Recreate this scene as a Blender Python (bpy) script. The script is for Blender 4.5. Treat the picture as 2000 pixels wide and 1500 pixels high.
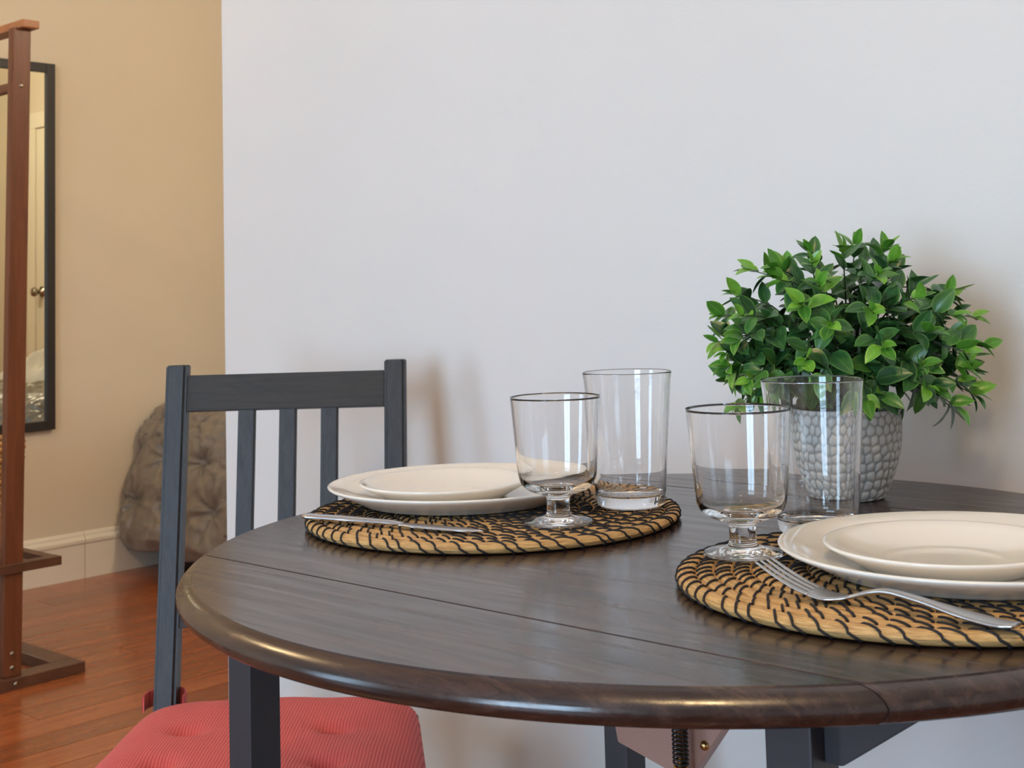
import bpy, bmesh, math, random
from mathutils import Vector, Matrix, noise
random.seed(7)
S = bpy.context.scene
for o in list(bpy.data.objects): bpy.data.objects.remove(o)
C = S.collection
PI = math.pi

# ------------------------------------------------------------------ camera
ZT = 0.74                      # table top height
A = math.radians(42.32)        # the house is turned by this angle against the camera
pit, rol = 0.0786, 0.0275
cam_d = bpy.data.cameras.new('camera'); cam = bpy.data.objects.new('camera', cam_d); C.objects.link(cam)
cam_d.sensor_fit = 'HORIZONTAL'; cam_d.sensor_width = 36.0
cam_d.lens = 2610/2000*36; cam_d.shift_x = 0; cam_d.shift_y = (358-750)/2000
cam_d.clip_start = 0.02
fw = Vector((0, math.cos(pit), math.sin(pit))); up0 = Vector((0, -math.sin(pit), math.cos(pit))); rt0 = Vector((1, 0, 0))
rt = rt0*math.cos(rol)-up0*math.sin(rol); up = rt0*math.sin(rol)+up0*math.cos(rol)
M = Matrix((rt, up, -fw)).transposed().to_4x4(); M.translation = (0, 0, ZT+0.2222)
cam.matrix_world = M
cam_d.dof.use_dof = True; cam_d.dof.focus_distance = 1.2; cam_d.dof.aperture_fstop = 22
S.camera = cam
S.view_settings.view_transform = 'Standard'; S.view_settings.look = 'None'
S.view_settings.gamma = 1; S.view_settings.use_curve_mapping = False
S.view_settings.exposure = 0.0
S.cycles.max_bounces = 20; S.cycles.transmission_bounces = 20; S.cycles.glossy_bounces = 8; S.cycles.diffuse_bounces = 6

# ------------------------------------------------------------------ world and lights
W = bpy.data.worlds.new('sky'); S.world = W; W.use_nodes = True
wb = W.node_tree.nodes['Background']; wb.inputs[0].default_value = (0.75, 0.87, 1.0, 1); wb.inputs[1].default_value = 0.6
def TN(t, n, z=0.0):
    return Vector((math.cos(A)*t+math.sin(A)*n, -math.sin(A)*t+math.cos(A)*n, z))
def area(name, pos, target, sx, sy, power, col):
    l = bpy.data.lights.new(name, 'AREA'); l.shape = 'RECTANGLE'; l.size = sx; l.size_y = sy; l.energy = power; l.color = col
    o = bpy.data.objects.new(name, l); C.objects.link(o); o.location = pos
    d = (target-pos).normalized(); o.rotation_euler = d.to_track_quat('-Z', 'Y').to_euler()
    return o
COOL = (0.52, 0.75, 1.0); WARM = (1.0, 0.70, 0.36)
area('daylight_window_1', TN(-0.25, -2.62, 1.20), TN(-0.25, 0, 1.20), 1.1, 1.8, 98, COOL)
area('daylight_window_2', TN(-3.1, -2.62, 1.20), TN(-3.1, 0, 1.20), 0.9, 1.8, 52, COOL)
def bulb(name, pos, power, col, r):
    l = bpy.data.lights.new(name, 'POINT'); l.energy = power; l.color = col; l.shadow_soft_size = r
    o = bpy.data.objects.new(name, l); C.objects.link(o); o.location = pos; return o
bulb('dining_ceiling_light', TN(0.02, 0.05, 2.44), 33, WARM, 0.09)
bulb('passage_ceiling_light', TN(-3.05, 0.35, 2.44), 30, WARM, 0.09)
bulb('bedroom_ceiling_light', TN(-1.7, 2.75, 2.44), 74, (1.0, 0.83, 0.60), 0.09)

# ------------------------------------------------------------------ helpers
def tag(o, label=None, cat=None, group=None, kind=None):
    if label: o['label'] = label
    if cat: o['category'] = cat
    if group: o['group'] = group
    if kind: o['kind'] = kind
    return o
def empty(name, loc, rz=0, label=None, cat=None, group=None):
    o = bpy.data.objects.new(name, None); C.objects.link(o); o.location = loc; o.rotation_euler = (0, 0, rz)
    o.empty_display_size = 0.05
    return tag(o, label, cat, group)
def link(name, me, mat, parent=None, loc=None, rz=0):
    o = bpy.data.objects.new(name, me); C.objects.link(o)
    if mat and not me.materials: me.materials.append(mat)
    if parent: o.parent = parent
    if loc is not None: o.location = loc
    if rz: o.rotation_euler = (0, 0, rz)
    return o
def mesh(name, vs, fs, smooth=True, uvs=None):
    me = bpy.data.meshes.new(name); me.from_pydata([tuple(v) for v in vs], [], fs)
    me.validate(); me.update()
    if smooth: me.polygons.foreach_set('use_smooth', [True]*len(me.polygons))
    if uvs:
        u = me.uv_layers.new(name='UVMap')
        for p in me.polygons:
            for li in p.loop_indices: u.data[li].uv = uvs[me.loops[li].vertex_index]
    return me
def bm_mesh(name, bm, smooth=False):
    me = bpy.data.meshes.new(name); bmesh.ops.recalc_face_normals(bm, faces=bm.faces); bm.to_mesh(me); bm.free()
    if smooth: me.polygons.foreach_set('use_smooth', [True]*len(me.polygons))
    return me
def box_me(name, x0, x1, y0, y1, z0, z1, bev=0.0, seg=2):
    bm = bmesh.new()
    bmesh.ops.create_cube(bm, size=1.0)
    for v in bm.verts:
        v.co = ((x0+x1)/2+v.co.x*(x1-x0), (y0+y1)/2+v.co.y*(y1-y0), (z0+z1)/2+v.co.z*(z1-z0))
    if bev: bmesh.ops.bevel(bm, geom=list(bm.edges), offset=bev, segments=seg, affect='EDGES', profile=0.6)
    return bm_mesh(name, bm)
def bar_me(name, p, q, w, d, side, bev=0.002, seg=2):
    """a straight bar from p to q, width w along 'side', depth d across"""
    p = Vector(p); q = Vector(q); ax = (q-p); L = ax.length; ax.normalize()
    s = Vector(side); s = (s-ax*s.dot(ax)).normalized(); b = ax.cross(s)
    bm = bmesh.new(); bmesh.ops.create_cube(bm, size=1.0)
    for v in bm.verts: v.co = Vector((v.co.x*w, v.co.y*d, v.co.z*L))
    if bev: bmesh.ops.bevel(bm, geom=list(bm.edges), offset=bev, segments=seg, affect='EDGES', profile=0.6)
    R = Matrix((s, b, ax)).transposed(); m = (p+q)/2
    for v in bm.verts: v.co = R @ v.co + m
    return bm_mesh(name, bm)
def lathe(name, prof, seg=64, closed=False):
    vs = []; fs = []; n = len(prof)
    for i in range(seg):
        a = 2*PI*i/seg
        for r, z in prof: vs.append((r*math.cos(a), r*math.sin(a), z))
    for i in range(seg):
        j = (i+1) % seg
        for k in range(n-1 if not closed else n):
            k2 = (k+1) % n
            fs.append((i*n+k, j*n+k, j*n+k2, i*n+k2))
    bm = bmesh.new(); bv = [bm.verts.new(v) for v in vs]
    for f in fs:
        try: bm.faces.new([bv[k] for k in f])
        except ValueError: pass
    bmesh.ops.remove_doubles(bm, verts=bm.verts, dist=1e-6)
    bmesh.ops.dissolve_degenerate(bm, dist=1e-6, edges=bm.edges)
    return bm_mesh(name, bm, True)
def tube_geo(path, rad, sides=8, cap=True):
    """rad: number or list. Returns verts, faces"""
    vs = []; fs = []; n = len(path); P = [Vector(p) for p in path]
    ref = Vector((0, 0, 1))
    for i in range(n):
        tg = (P[min(i+1, n-1)]-P[max(i-1, 0)]).normalized()
        r_ = ref if abs(tg.dot(ref)) < 0.95 else Vector((1, 0, 0))
        s = tg.cross(r_).normalized(); b = s.cross(tg)
        r = rad[i] if isinstance(rad, (list, tuple)) else rad
        for k in range(sides):
            a = 2*PI*k/sides; vs.append(P[i]+s*math.cos(a)*r+b*math.sin(a)*r)
    for i in range(n-1):
        for k in range(sides):
            k2 = (k+1) % sides
            fs.append((i*sides+k, i*sides+k2, (i+1)*sides+k2, (i+1)*sides+k))
    if cap:
        fs.append(tuple(range(sides-1, -1, -1))); fs.append(tuple((n-1)*sides+k for k in range(sides)))
    return vs, fs
def tube_me(name, path, rad, sides=8): 
    v, f = tube_geo(path, rad, sides); return mesh(name, v, f)
def prism_me(name, poly, y0, y1, bev=0.0008):
    """polygon in (x,z) extruded along y"""
    bm = bmesh.new(); a = [bm.verts.new((x, y0, z)) for x, z in poly]; b = [bm.verts.new((x, y1, z)) for x, z in poly]
    n = len(poly); bm.faces.new(a); bm.faces.new(b[::-1])
    for i in range(n): bm.faces.new((a[i], a[(i+1) % n], b[(i+1) % n], b[i]))
    bmesh.ops.recalc_face_normals(bm, faces=bm.faces)
    if bev: bmesh.ops.bevel(bm, geom=list(bm.edges), offset=bev, segments=2, affect='EDGES')
    return bm_mesh(name, bm)
def spline(pts, n):
    out = []; P = [Vector(p) for p in pts]; m = len(P)
    for i in range(n):
        u = i/(n-1)*(m-1); k = min(int(u), m-2); f = u-k
        p0 = P[max(k-1, 0)]; p1 = P[k]; p2 = P[k+1]; p3 = P[min(k+2, m-1)]
        out.append(0.5*((2*p1)+(-p0+p2)*f+(2*p0-5*p1+4*p2-p3)*f*f+(-p0+3*p1-3*p2+p3)*f**3))
    return out

# ------------------------------------------------------------------ materials
class NT:
    def __init__(s, name):
        s.m = bpy.data.materials.new(name); s.m.use_nodes = True; s.t = s.m.node_tree; s.b = s.t.nodes['Principled BSDF']
    def n(s, ty, **kw):
        nd = s.t.nodes.new(ty)
        for k, v in kw.items():
            if k.startswith('i_'):
                key = k[2:]; key = int(key) if key.isdigit() else key.replace('_', ' ')
                nd.inputs[key].default_value = v
            else: setattr(nd, k, v)
        return nd
    def l(s, a, b): s.t.links.new(a, b)
    def set(s, **kw):
        for k, v in kw.items(): s.b.inputs[k.replace('_', ' ')].default_value = v
    def ramp(s, fac, stops):
        r = s.n('ShaderNodeValToRGB'); e = r.color_ramp.elements
        while len(e) < len(stops): e.new(0.5)
        for el, (p, c) in zip(e, stops): el.position = p; el.color = (*c, 1)
        s.l(fac, r.inputs[0]); return r.outputs[0]
    def noise(s, scale=(1, 1, 1), nscale=5, detail=4, rough=0.5, coord='Object', dist=0.0):
        tc = s.n('ShaderNodeTexCoord'); mp = s.n('ShaderNodeMapping'); mp.inputs['Scale'].default_value = scale
        s.l(tc.outputs[coord], mp.inputs[0]); nz = s.n('ShaderNodeTexNoise')
        nz.inputs['Scale'].default_value = nscale; nz.inputs['Detail'].default_value = detail; nz.inputs['Roughness'].default_value = rough
        nz.inputs['Distortion'].default_value = dist
        s.l(mp.outputs[0], nz.inputs['Vector']); return nz.outputs['Fac']
    def bump(s, h, strength=0.2, dist=0.001):
        b = s.n('ShaderNodeBump'); b.inputs['Strength'].default_value = strength; b.inputs['Distance'].default_value = dist
        s.l(h, b.inputs['Height']); s.l(b.outputs[0], s.b.inputs['Normal']); return b
    def color(s, out): s.l(out, s.b.inputs['Base Color'])
    def mix(s, a, b, fac, mode='MIX'):
        m = s.n('ShaderNodeMix', data_type='RGBA', blend_type=mode)
        if isinstance(fac, (int, float)): m.inputs[0].default_value = fac
        else: s.l(fac, m.inputs[0])
        for i, x in ((6, a), (7, b)):
            if isinstance(x, tuple): m.inputs[i].default_value = (*x, 1)
            else: s.l(x, m.inputs[i])
        return m.outputs[2]
def plain(name, col, rough=0.5, metal=0.0, **kw):
    k = NT(name); k.set(Base_Color=(*col, 1), Roughness=rough, Metallic=metal, **kw); return k.m

def paint(name, col, bumps=0.25):
    k = NT(name); f = k.noise((1, 1, 1), 2.2, 3); k.color(k.ramp(f, [(0.3, tuple(c*0.97 for c in col)), (0.7, col)]))
    k.set(Roughness=0.55); k.bump(k.noise((1, 1, 1), 260, 3, 0.6), bumps, 0.0006); return k.m
m_wall = paint('white_wall_paint', (0.70, 0.70, 0.69))
m_tan = paint('beige_wall_paint', (0.66, 0.58, 0.45), 0.35)
m_ceil = paint('ceiling_paint', (0.75, 0.74, 0.71))
m_trim = plain('cream_trim_paint', (0.74, 0.68, 0.56), 0.35)

def wood(name, stops, scale=(1.2, 22, 22), nscale=4, rough=0.3, bump=0.15, coat=0.0, rand=0.0, fine=0.35, rr=0.0):
    k = NT(name)
    f = k.noise(scale, nscale, 6, 0.6, dist=0.6)
    c = k.ramp(f, stops)
    g = k.noise((scale[0]*2, scale[1]*9, scale[2]*9), nscale*2.5, 3, 0.7)
    c = k.mix(c, k.ramp(g, [(0.35, (0.35, 0.33, 0.32)), (0.6, (1, 1, 1))]), fine, 'MULTIPLY')
    if rand:
        oi = k.n('ShaderNodeObjectInfo'); hv = k.n('ShaderNodeHueSaturation')
        mr = k.n('ShaderNodeMapRange', i_3=1-rand, i_4=1+rand); k.l(oi.outputs['Random'], mr.inputs[0]); k.l(mr.outputs[0], hv.inputs['Value'])
        k.l(c, hv.inputs['Color']); c = hv.outputs[0]
    k.color(c); k.set(Roughness=rough)
    if rr:
        mr = k.n('ShaderNodeMapRange', i_3=rough-rr, i_4=rough+rr); k.l(f, mr.inputs[0]); k.l(mr.outputs[0], k.b.inputs['Roughness'])
    if coat: k.set(Coat_Weight=coat, Coat_Roughness=0.12)
    k.bump(g, bump, 0.0006); return k.m
def table_wood():
    k = NT('dark_brown_table_wood')
    f = k.noise((1.6, 26, 26), 3.0, 4, 0.55, dist=1.2); g = k.noise((6, 420, 420), 2.0, 3, 0.7); w = k.noise((3.2, 44, 44), 2.0, 3, 0.5, dist=0.8)
    c = k.ramp(f, [(0.28, (0.014, 0.007, 0.006)), (0.5, (0.036, 0.018, 0.014)), (0.72, (0.072, 0.038, 0.028))])
    k.color(k.mix(c, k.ramp(g, [(0.35, (0.45, 0.42, 0.40)), (0.6, (1, 1, 1))]), 0.5, 'MULTIPLY'))
    mr = k.n('ShaderNodeMapRange', i_1=0.3, i_2=0.7, i_3=0.15, i_4=0.30); k.l(w, mr.inputs[0]); k.l(mr.outputs[0], k.b.inputs['Roughness'])
    b1 = k.n('ShaderNodeBump', i_Strength=0.075, i_Distance=0.0012); k.l(w, b1.inputs['Height'])
    b2 = k.n('ShaderNodeBump', i_Strength=0.12, i_Distance=0.0003); k.l(g, b2.inputs['Height']); k.l(b1.outputs[0], b2.inputs['Normal']); k.l(b2.outputs[0], k.b.inputs['Normal'])
    k.set(Specular_IOR_Level=0.7); return k.m
m_table = table_wood()
m_leg = plain('charcoal_leg_paint', (0.030, 0.030, 0.036), 0.45)
m_chair = wood('black_brown_stained_pine', [(0.3, (0.020, 0.020, 0.023)), (0.6, (0.038, 0.038, 0.042))], (40, 40, 2.0), 4, 0.42, 0.5, fine=0.55)
m_chairx = wood('black_brown_stained_pine_rail', [(0.3, (0.021, 0.019, 0.018)), (0.6, (0.038, 0.034, 0.031))], (2, 40, 40), 4, 0.45, 0.5, fine=0.55)
m_rack = wood('reddish_brown_rack_wood', [(0.3, (0.10, 0.030, 0.013)), (0.7, (0.17, 0.055, 0.022))], (14, 14, 1.2), 4, 0.4, 0.1)
m_rackd = wood('dark_brown_rack_wood', [(0.3, (0.075, 0.030, 0.017)), (0.7, (0.12, 0.05, 0.028))], (5, 5, 5), 4, 0.4, 0.1)
m_rackl = wood('light_brown_rail_end_wood', [(0.3, (0.33, 0.13, 0.05)), (0.7, (0.42, 0.18, 0.07))], (5, 5, 5), 4, 0.45, 0.1)
m_plank = wood('red_brown_floor_board', [(0.25, (0.23, 0.058, 0.017)), (0.5, (0.28, 0.078, 0.024)), (0.8, (0.34, 0.105, 0.034))], (14, 0.8, 14), 3.0, 0.24, 0.08, 0.2, rand=0.22, fine=0.18, rr=0.05)
m_gap = plain('dark_floor_gap', (0.03, 0.012, 0.006), 0.8)
m_china = plain('glazed_cream_china', (0.84, 0.79, 0.71), 0.10); 
m_foot = plain('unglazed_plate_foot', (0.62, 0.60, 0.56), 0.5)
m_glass = plain('clear_glass', (1.0, 1.0, 1.0), 0.0, Transmission_Weight=1.0, IOR=1.45)
m_steel = plain('polished_steel', (0.62, 0.62, 0.64), 0.18, 1.0)
m_steelb = plain('brushed_steel', (0.50, 0.49, 0.48), 0.30, 1.0)
m_brass = plain('brass', (0.55, 0.36, 0.14), 0.28, 1.0)
m_plate = plain('pinkish_brown_panel', (0.36, 0.20, 0.15), 0.35)
m_mframe = plain('black_mirror_frame', (0.014, 0.013, 0.014), 0.45)
m_mirror = plain('silvered_mirror', (0.80, 0.84, 0.77), 0.0, 1.0)
m_thread = plain('black_thread', (0.012, 0.010, 0.012), 0.75)
m_nickel = plain('aged_nickel', (0.35, 0.30, 0.24), 0.25, 1.0)
m_dark = plain('dark_bed_base', (0.03, 0.025, 0.022), 0.8)
m_soil = plain('dark_moss_filler', (0.012, 0.016, 0.010), 0.9)
m_stem = plain('green_brown_stem', (0.035, 0.065, 0.022), 0.5)

def straw():
    k = NT('straw_coil')
    f = k.noise((1.3, 4, 1), 6, 5, 0.65, 'UV'); g = k.noise((0.55, 7, 1), 6, 3, 0.65, 'UV')
    c = k.ramp(f, [(0.25, (0.34, 0.16, 0.05)), (0.5, (0.66, 0.39, 0.14)), (0.75, (0.86, 0.60, 0.27))])
    c = k.mix(c, k.ramp(g, [(0.34, (0.40, 0.28, 0.20)), (0.48, (1, 1, 1))]), 0.7, 'MULTIPLY')
    k.color(c); k.set(Roughness=0.5); k.bump(g, 0.9, 0.0012); return k.m
m_straw = straw()
def cushion_mat():
    k = NT('coral_red_ribbed_cotton')
    tc = k.n('ShaderNodeTexCoord'); wv = k.n('ShaderNodeTexWave', wave_type='BANDS', bands_direction='X'); wv.inputs['Scale'].default_value = 78
    wv.inputs['Distortion'].default_value = 0.35; wv.inputs['Detail'].default_value = 1
    k.l(tc.outputs['Object'], wv.inputs['Vector'])
    c = k.ramp(wv.outputs['Fac'], [(0.05, (0.50, 0.062, 0.060)), (0.5, (0.70, 0.115, 0.105))])
    f = k.noise((1, 1, 1), 900, 2)
    k.color(k.mix(c, k.ramp(f, [(0.3, (0.75, 0.75, 0.75)), (0.7, (1, 1, 1))]), 0.6, 'MULTIPLY'))
    k.set(Roughness=0.85, Sheen_Weight=0.05); k.bump(wv.outputs['Fac'], 0.35, 0.0008); return k.m
m_cush = cushion_mat()
def fabric(name, col, rough, sheen=0.0, aniso=0.0, sc=500):
    k = NT(name); f = k.noise((1, 1, 1), sc, 2); k.color(k.ramp(f, [(0.3, tuple(x*0.85 for x in col)), (0.7, col)]))
    k.set(Roughness=rough, Sheen_Weight=sheen); k.bump(f, 0.15, 0.0005); return k.m
m_satin = fabric('taupe_satin', (0.22, 0.18, 0.135), 0.32, 0.1)
m_white = fabric('cream_bedding', (0.62, 0.56, 0.47), 0.8, 0.2)
m_grey = fabric('grey_bedding', (0.30, 0.31, 0.32), 0.7, 0.2)
m_wicker = wood('golden_wicker', [(0.3, (0.30, 0.13, 0.035)), (0.7, (0.56, 0.30, 0.09))], (12, 12, 12), 6, 0.5, 0.3)
def pot_mat():
    k = NT('white_stoneware')
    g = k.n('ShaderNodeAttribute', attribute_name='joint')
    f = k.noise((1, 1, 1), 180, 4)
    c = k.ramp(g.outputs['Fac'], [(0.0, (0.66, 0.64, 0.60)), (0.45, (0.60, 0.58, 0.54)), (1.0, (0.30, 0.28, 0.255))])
    k.color(k.mix(c, k.ramp(f, [(0.3, (0.85, 0.85, 0.85)), (0.7, (1, 1, 1))]), 0.7, 'MULTIPLY'))
    k.set(Roughness=0.6); k.bump(f, 0.3, 0.0008); return k.m
m_pot = pot_mat()
def leaf_mat(name, dark, mid, light, edge):
    k = NT(name); oi = k.n('ShaderNodeObjectInfo'); at = k.n('ShaderNodeUVMap')
    c = k.ramp(oi.outputs['Random'], [(0.0, dark), (0.5, mid), (1.0, light)])
    sp = k.n('ShaderNodeSeparateXYZ'); k.l(at.outputs[0], sp.inputs[0])
    ab = k.n('ShaderNodeMath', operation='ABSOLUTE'); k.l(sp.outputs[0], ab.inputs[0])
    e = k.ramp(ab.outputs[0], [(0.72, (0, 0, 0)), (0.98, (1, 1, 1))])
    vein = k.ramp(ab.outputs[0], [(0.0, (1, 1, 1)), (0.09, (0, 0, 0))])
    c = k.mix(c, edge, k.mix(e, (0, 0, 0), 0.35)); 
    c = k.mix(c, edge, k.mix(vein, (0, 0, 0), 0.55))
    f = k.noise((1, 1, 1), 120, 3); c = k.mix(c, k.ramp(f, [(0.3, (0.7, 0.75, 0.7)), (0.7, (1.1, 1.1, 1.0))]), 0.7, 'MULTIPLY')
    k.color(c); k.set(Roughness=0.32); k.bump(f, 0.15, 0.001)
    k.set(Subsurface_Weight=0.0)
    return k.m
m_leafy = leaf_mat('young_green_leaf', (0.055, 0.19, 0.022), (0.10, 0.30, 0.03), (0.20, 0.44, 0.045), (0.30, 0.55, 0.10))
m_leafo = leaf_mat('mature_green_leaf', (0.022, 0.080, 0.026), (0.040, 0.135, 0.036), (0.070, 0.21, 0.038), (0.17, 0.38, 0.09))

# ------------------------------------------------------------------ the room
RZ = -A
def sbox(name, t0, t1, n0, n1, z0, z1, mat, bev=0.0, kind='structure', parent=None):
    """axis-aligned with the house; origin at the middle of the footprint"""
    tc, nc = (t0+t1)/2, (n0+n1)/2
    me = box_me(name, t0-tc, t1-tc, n0-nc, n1-nc, 0, z1-z0, bev)
    o = link(name, me, mat, parent, TN(tc, nc, z0), RZ)
    if kind: o['kind'] = kind
    return o
TL, NW, TE = -4.33, 1.43, -2.008    # mirror wall, white wall face, white wall end
T1, NR, NF, HC = 2.4, -2.7, 4.05, 2.6
floor = sbox('floor', TL-0.2, T1+0.2, NR-0.2, NF+0.2, -0.10, -0.012, m_gap)
pw = 0.105; i = 0; t = TL
fl_c = TN((TL+T1)/2, (NR+NF)/2, -0.10)
while t < T1-0.01:
    n = NR - random.random()*1.2
    while n < NF:
        L = random.choice([1.3, 1.7, 2.1, 2.4]); a_, b_ = max(n, NR), min(n+L, NF)
        if b_-a_ > 0.05:
            tc, nc = t+pw/2, (a_+b_)/2
            me = box_me('plank', -pw/2+0.0012, pw/2-0.0012, -(b_-a_)/2+0.001, (b_-a_)/2-0.001, 0, 0.012)
            me.materials.append(m_plank)
            o = bpy.data.objects.new('floor_board', me); C.objects.link(o); o.parent = floor
            o.location = ((tc-(TL+T1)/2), (nc-(NR+NF)/2), 0.088)
        n += L
    t += pw
sbox('ceiling', TL-0.1, T1+0.1, NR-0.1, NF+0.1, HC, HC+0.1, m_ceil)
sbox('wall_back', TE, T1+0.1, NW, NW+0.12, 0, HC, m_wall)
wl = sbox('wall_left', TL-0.1, TL, NR-0.1, NF+0.1, 0, HC, m_tan)
sbox('wall_right', T1, T1+0.1, NR-0.1, NW, 0, HC, m_wall)
sbox('wall_bedroom_far', TL, 0.7, NF, NF+0.1, 0, HC, m_tan)
sbox('wall_bedroom_side', 0.6, 0.7, NW+0.12, NF, 0, HC, m_tan)
# rear wall behind the camera with two window openings
wins = [(-0.80, 0.30), (-3.55, -2.65)]
zs0, zs1 = 0.30, 2.10
rw = empty('wall_rear', TN(0, NR, 0), RZ); rw['kind'] = 'structure'
cuts = [TL, -3.55, -2.65, -0.80, 0.30, T1]
for a_, b_ in ((TL, -3.55), (-2.65, -0.80), (0.30, T1)):
    link('wall_panel', box_me('wall_panel', a_, b_, -0.1, 0, 0, HC), m_wall, rw)
for a_, b_ in wins:
    link('wall_panel', box_me('wall_panel', a_, b_, -0.1, 0, 0, zs0), m_wall, rw)
    link('wall_panel', box_me('wall_panel', a_, b_, -0.1, 0, zs1, HC), m_wall, rw)
for w_i, (a_, b_) in enumerate(wins):
    w = empty('window_%d' % (w_i+1), TN((a_+b_)/2, NR, zs0), RZ); w['kind'] = 'structure'
    hw = (b_-a_)/2; h = zs1-zs0
    for nm, x0, x1, z0, z1 in (('stile', -hw, -hw+0.05, 0, h), ('stile', hw-0.05, hw, 0, h), ('rail', -hw+0.05, hw-0.05, 0, 0.05), ('rail', -hw+0.05, hw-0.05, h-0.05, h), ('glazing_bar', -0.02, 0.02, 0.05, h-0.05), ('glazing_bar', -hw+0.05, hw-0.05, h/2-0.02, h/2+0.02)):
        link(nm, box_me(nm, x0, x1, 0.09, 0.12, z0, z1, 0.002), m_trim, w)
# baseboard along the mirror wall: boards with a moulded top
def baseboard(n0, n1):
    prof = [(0, 0), (0.016, 0), (0.016, 0.115), (0.020, 0.122), (0.020, 0.132), (0.012, 0.142), (0.010, 0.150), (0.006, 0.156), (0, 0.158)]
    L = n1-n0; bm = bmesh.new(); a = [bm.verts.new((x, -L/2, z)) for x, z in prof]; b = [bm.verts.new((x, L/2, z)) for x, z in prof]
    bm.faces.new(a); bm.faces.new(b[::-1])
    for q in range(len(prof)): bm.faces.new((a[q], a[(q+1) % len(prof)], b[(q+1) % len(prof)], b[q]))
    return bm_mesh('board', bm), (n0+n1)/2
bb = empty('baseboard_left', TN(TL, 0, 0), RZ); bb['kind'] = 'structure'
for n0, n1 in ((NR+0.02, 0.9), (0.9, 2.477), (2.479, NF-0.03)):
    me, nc = baseboard(n0, n1); link('board', me, m_trim, bb, (0, nc, 0))
# bedroom door, seen in the mirror
dr = empty('door_1', TN(-1.455, NF, 0), RZ); dr['kind'] = 'structure'
link('casing', box_me('casing', 0.41, 0.50, -0.022, 0, 0, 2.10, 0.004), m_trim, dr)
link('casing', box_me('casing', -0.50, -0.41, -0.022, 0, 0, 2.10, 0.004), m_trim, dr)
link('casing', box_me('casing', -0.50, 0.50, -0.026, 0, 2.015, 2.11, 0.004), m_trim, dr)
leaf_d = link('door_leaf', box_me('door_leaf', -0.405, 0.405, -0.012, 0, 0.01, 2.01), m_trim, dr)
for z0, z1 in ((0.15, 0.85), (1.02, 1.88)):
    for x0, x1 in ((-0.30, -0.04), (0.04, 0.30)):
        link('raised_panel', box_me('raised_panel', x0, x1, -0.020, -0.010, z0, z1, 0.006), m_trim, leaf_d)
kb = lathe('knob', [(0, 0), (0.033, 0), (0.033, 0.006), (0.012, 0.010), (0.011, 0.030), (0.024, 0.038), (0.029, 0.050), (0.024, 0.064), (0, 0.068)], 24)
ko = link('knob', kb, m_nickel, leaf_d, (0.335, -0.012, 1.020)); ko.rotation_euler = (PI/2, 0, 0)

# ------------------------------------------------------------------ table
TC = Vector((0.1461, 1.1762)); R = 0.4325; S1, S2 = -0.2832, 0.2510
tb = empty('drop_leaf_table', (TC.x, TC.y, 0), RZ, 'round dark brown drop-leaf table with charcoal legs, set for two', 'table')
prof = [(0.0130, 0, 0.0014), (0.0122, -0.0012, 0.0005), (0.0085, -0.0024, 0.0004), (0.0050, -0.0045, 0.0004), (0.0022, -0.0075, 0.0004), (0.0004, -0.0110, 0.0004), (0.0004, -0.0145, 0.0004), (0.0022, -0.0180, 0.0004), (0.0060, -0.0210, 0.0004), (0.0100, -0.0220, 0.0006)]
def outline(d, co, lo, hi, N=90):
    r = R-d; pts = []
    def arc(a0, a1, n):
        return [(r*math.cos(a0+(a1-a0)*k/n), r*math.sin(a0+(a1-a0)*k/n)) for k in range(n+1)]
    if lo is None:      # front leaf: below hi
        h = hi-co; a = math.asin(h/r); pts = arc(PI-a, 2*PI+a, N)
    elif hi is None:
        l = lo+co; a = math.asin(l/r); pts = arc(a, PI-a, N)
    else:
        a = math.asin((lo+co)/r); b = math.asin((hi-co)/r)
        pts = arc(a, b, N//2)+arc(PI-b, PI-a, N//2)
    return pts
def board(name, lo, hi):
    vs = []; fs = []
    for d, z, co in prof: vs += [(x, y, z) for x, y in outline(d, co, lo, hi)]
    n = len(vs)//len(prof)
    for k in range(len(prof)-1):
        for q in range(n):
            q2 = (q+1) % n; fs.append((k*n+q, (k+1)*n+q, (k+1)*n+q2, k*n+q2))
    fs.append(tuple(range(n))); fs.append(tuple((len(prof)-1)*n+q for q in range(n-1, -1, -1)))
    me = mesh(name, vs, fs, True)
    bm = bmesh.new(); bm.from_mesh(me); bmesh.ops.recalc_face_normals(bm, faces=bm.faces)
    for e in bm.edges:
        if len(e.link_faces) == 2 and e.calc_face_angle() > 0.6: e.smooth = False
    for f in bm.faces:
        if len(f.verts) > 8: f.smooth = False
    bm.to_mesh(me); bm.free()
    return link(name, me, m_table, tb, (0, 0, ZT))
board('tabletop_board', S1, S2); board('table_leaf', None, S1); board('table_leaf', S2, None)
for x, y in ((-0.3365, -0.2135), (0.2295, -0.2135), (-0.290, 0.266), (0.2295, 0.266)):
    link('leg', box_me('leg', -0.0165, 0.0165, -0.0165, 0.0165, 0, ZT-0.022, 0.0015), m_leg, tb, (x, y, 0))
link('apron', box_me('apron', -0.30, 0.21, -0.010, 0.010, 0, 0.026, 0.001), m_leg, tb, (0, 0.266, ZT-0.048))
link('apron', box_me('apron', -0.010, 0.010, -0.19, 0.245, 0, 0.026, 0.001), m_leg, tb, (0.2295, 0, ZT-0.048))
link('apron', box_me('apron', -0.010, 0.010, -0.19, 0.20, 0, 0.020, 0.001), m_leg, tb, (-0.3165, 0.03, ZT-0.042))
link('corner_brace', prism_me('corner_brace', [(0, -0.075), (0.012, -0.075), (0.075, -0.030), (0.075, -0.0225), (0, -0.0225)], -0.010, 0.010), m_leg, tb, (0.246, -0.205, ZT))
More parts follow.
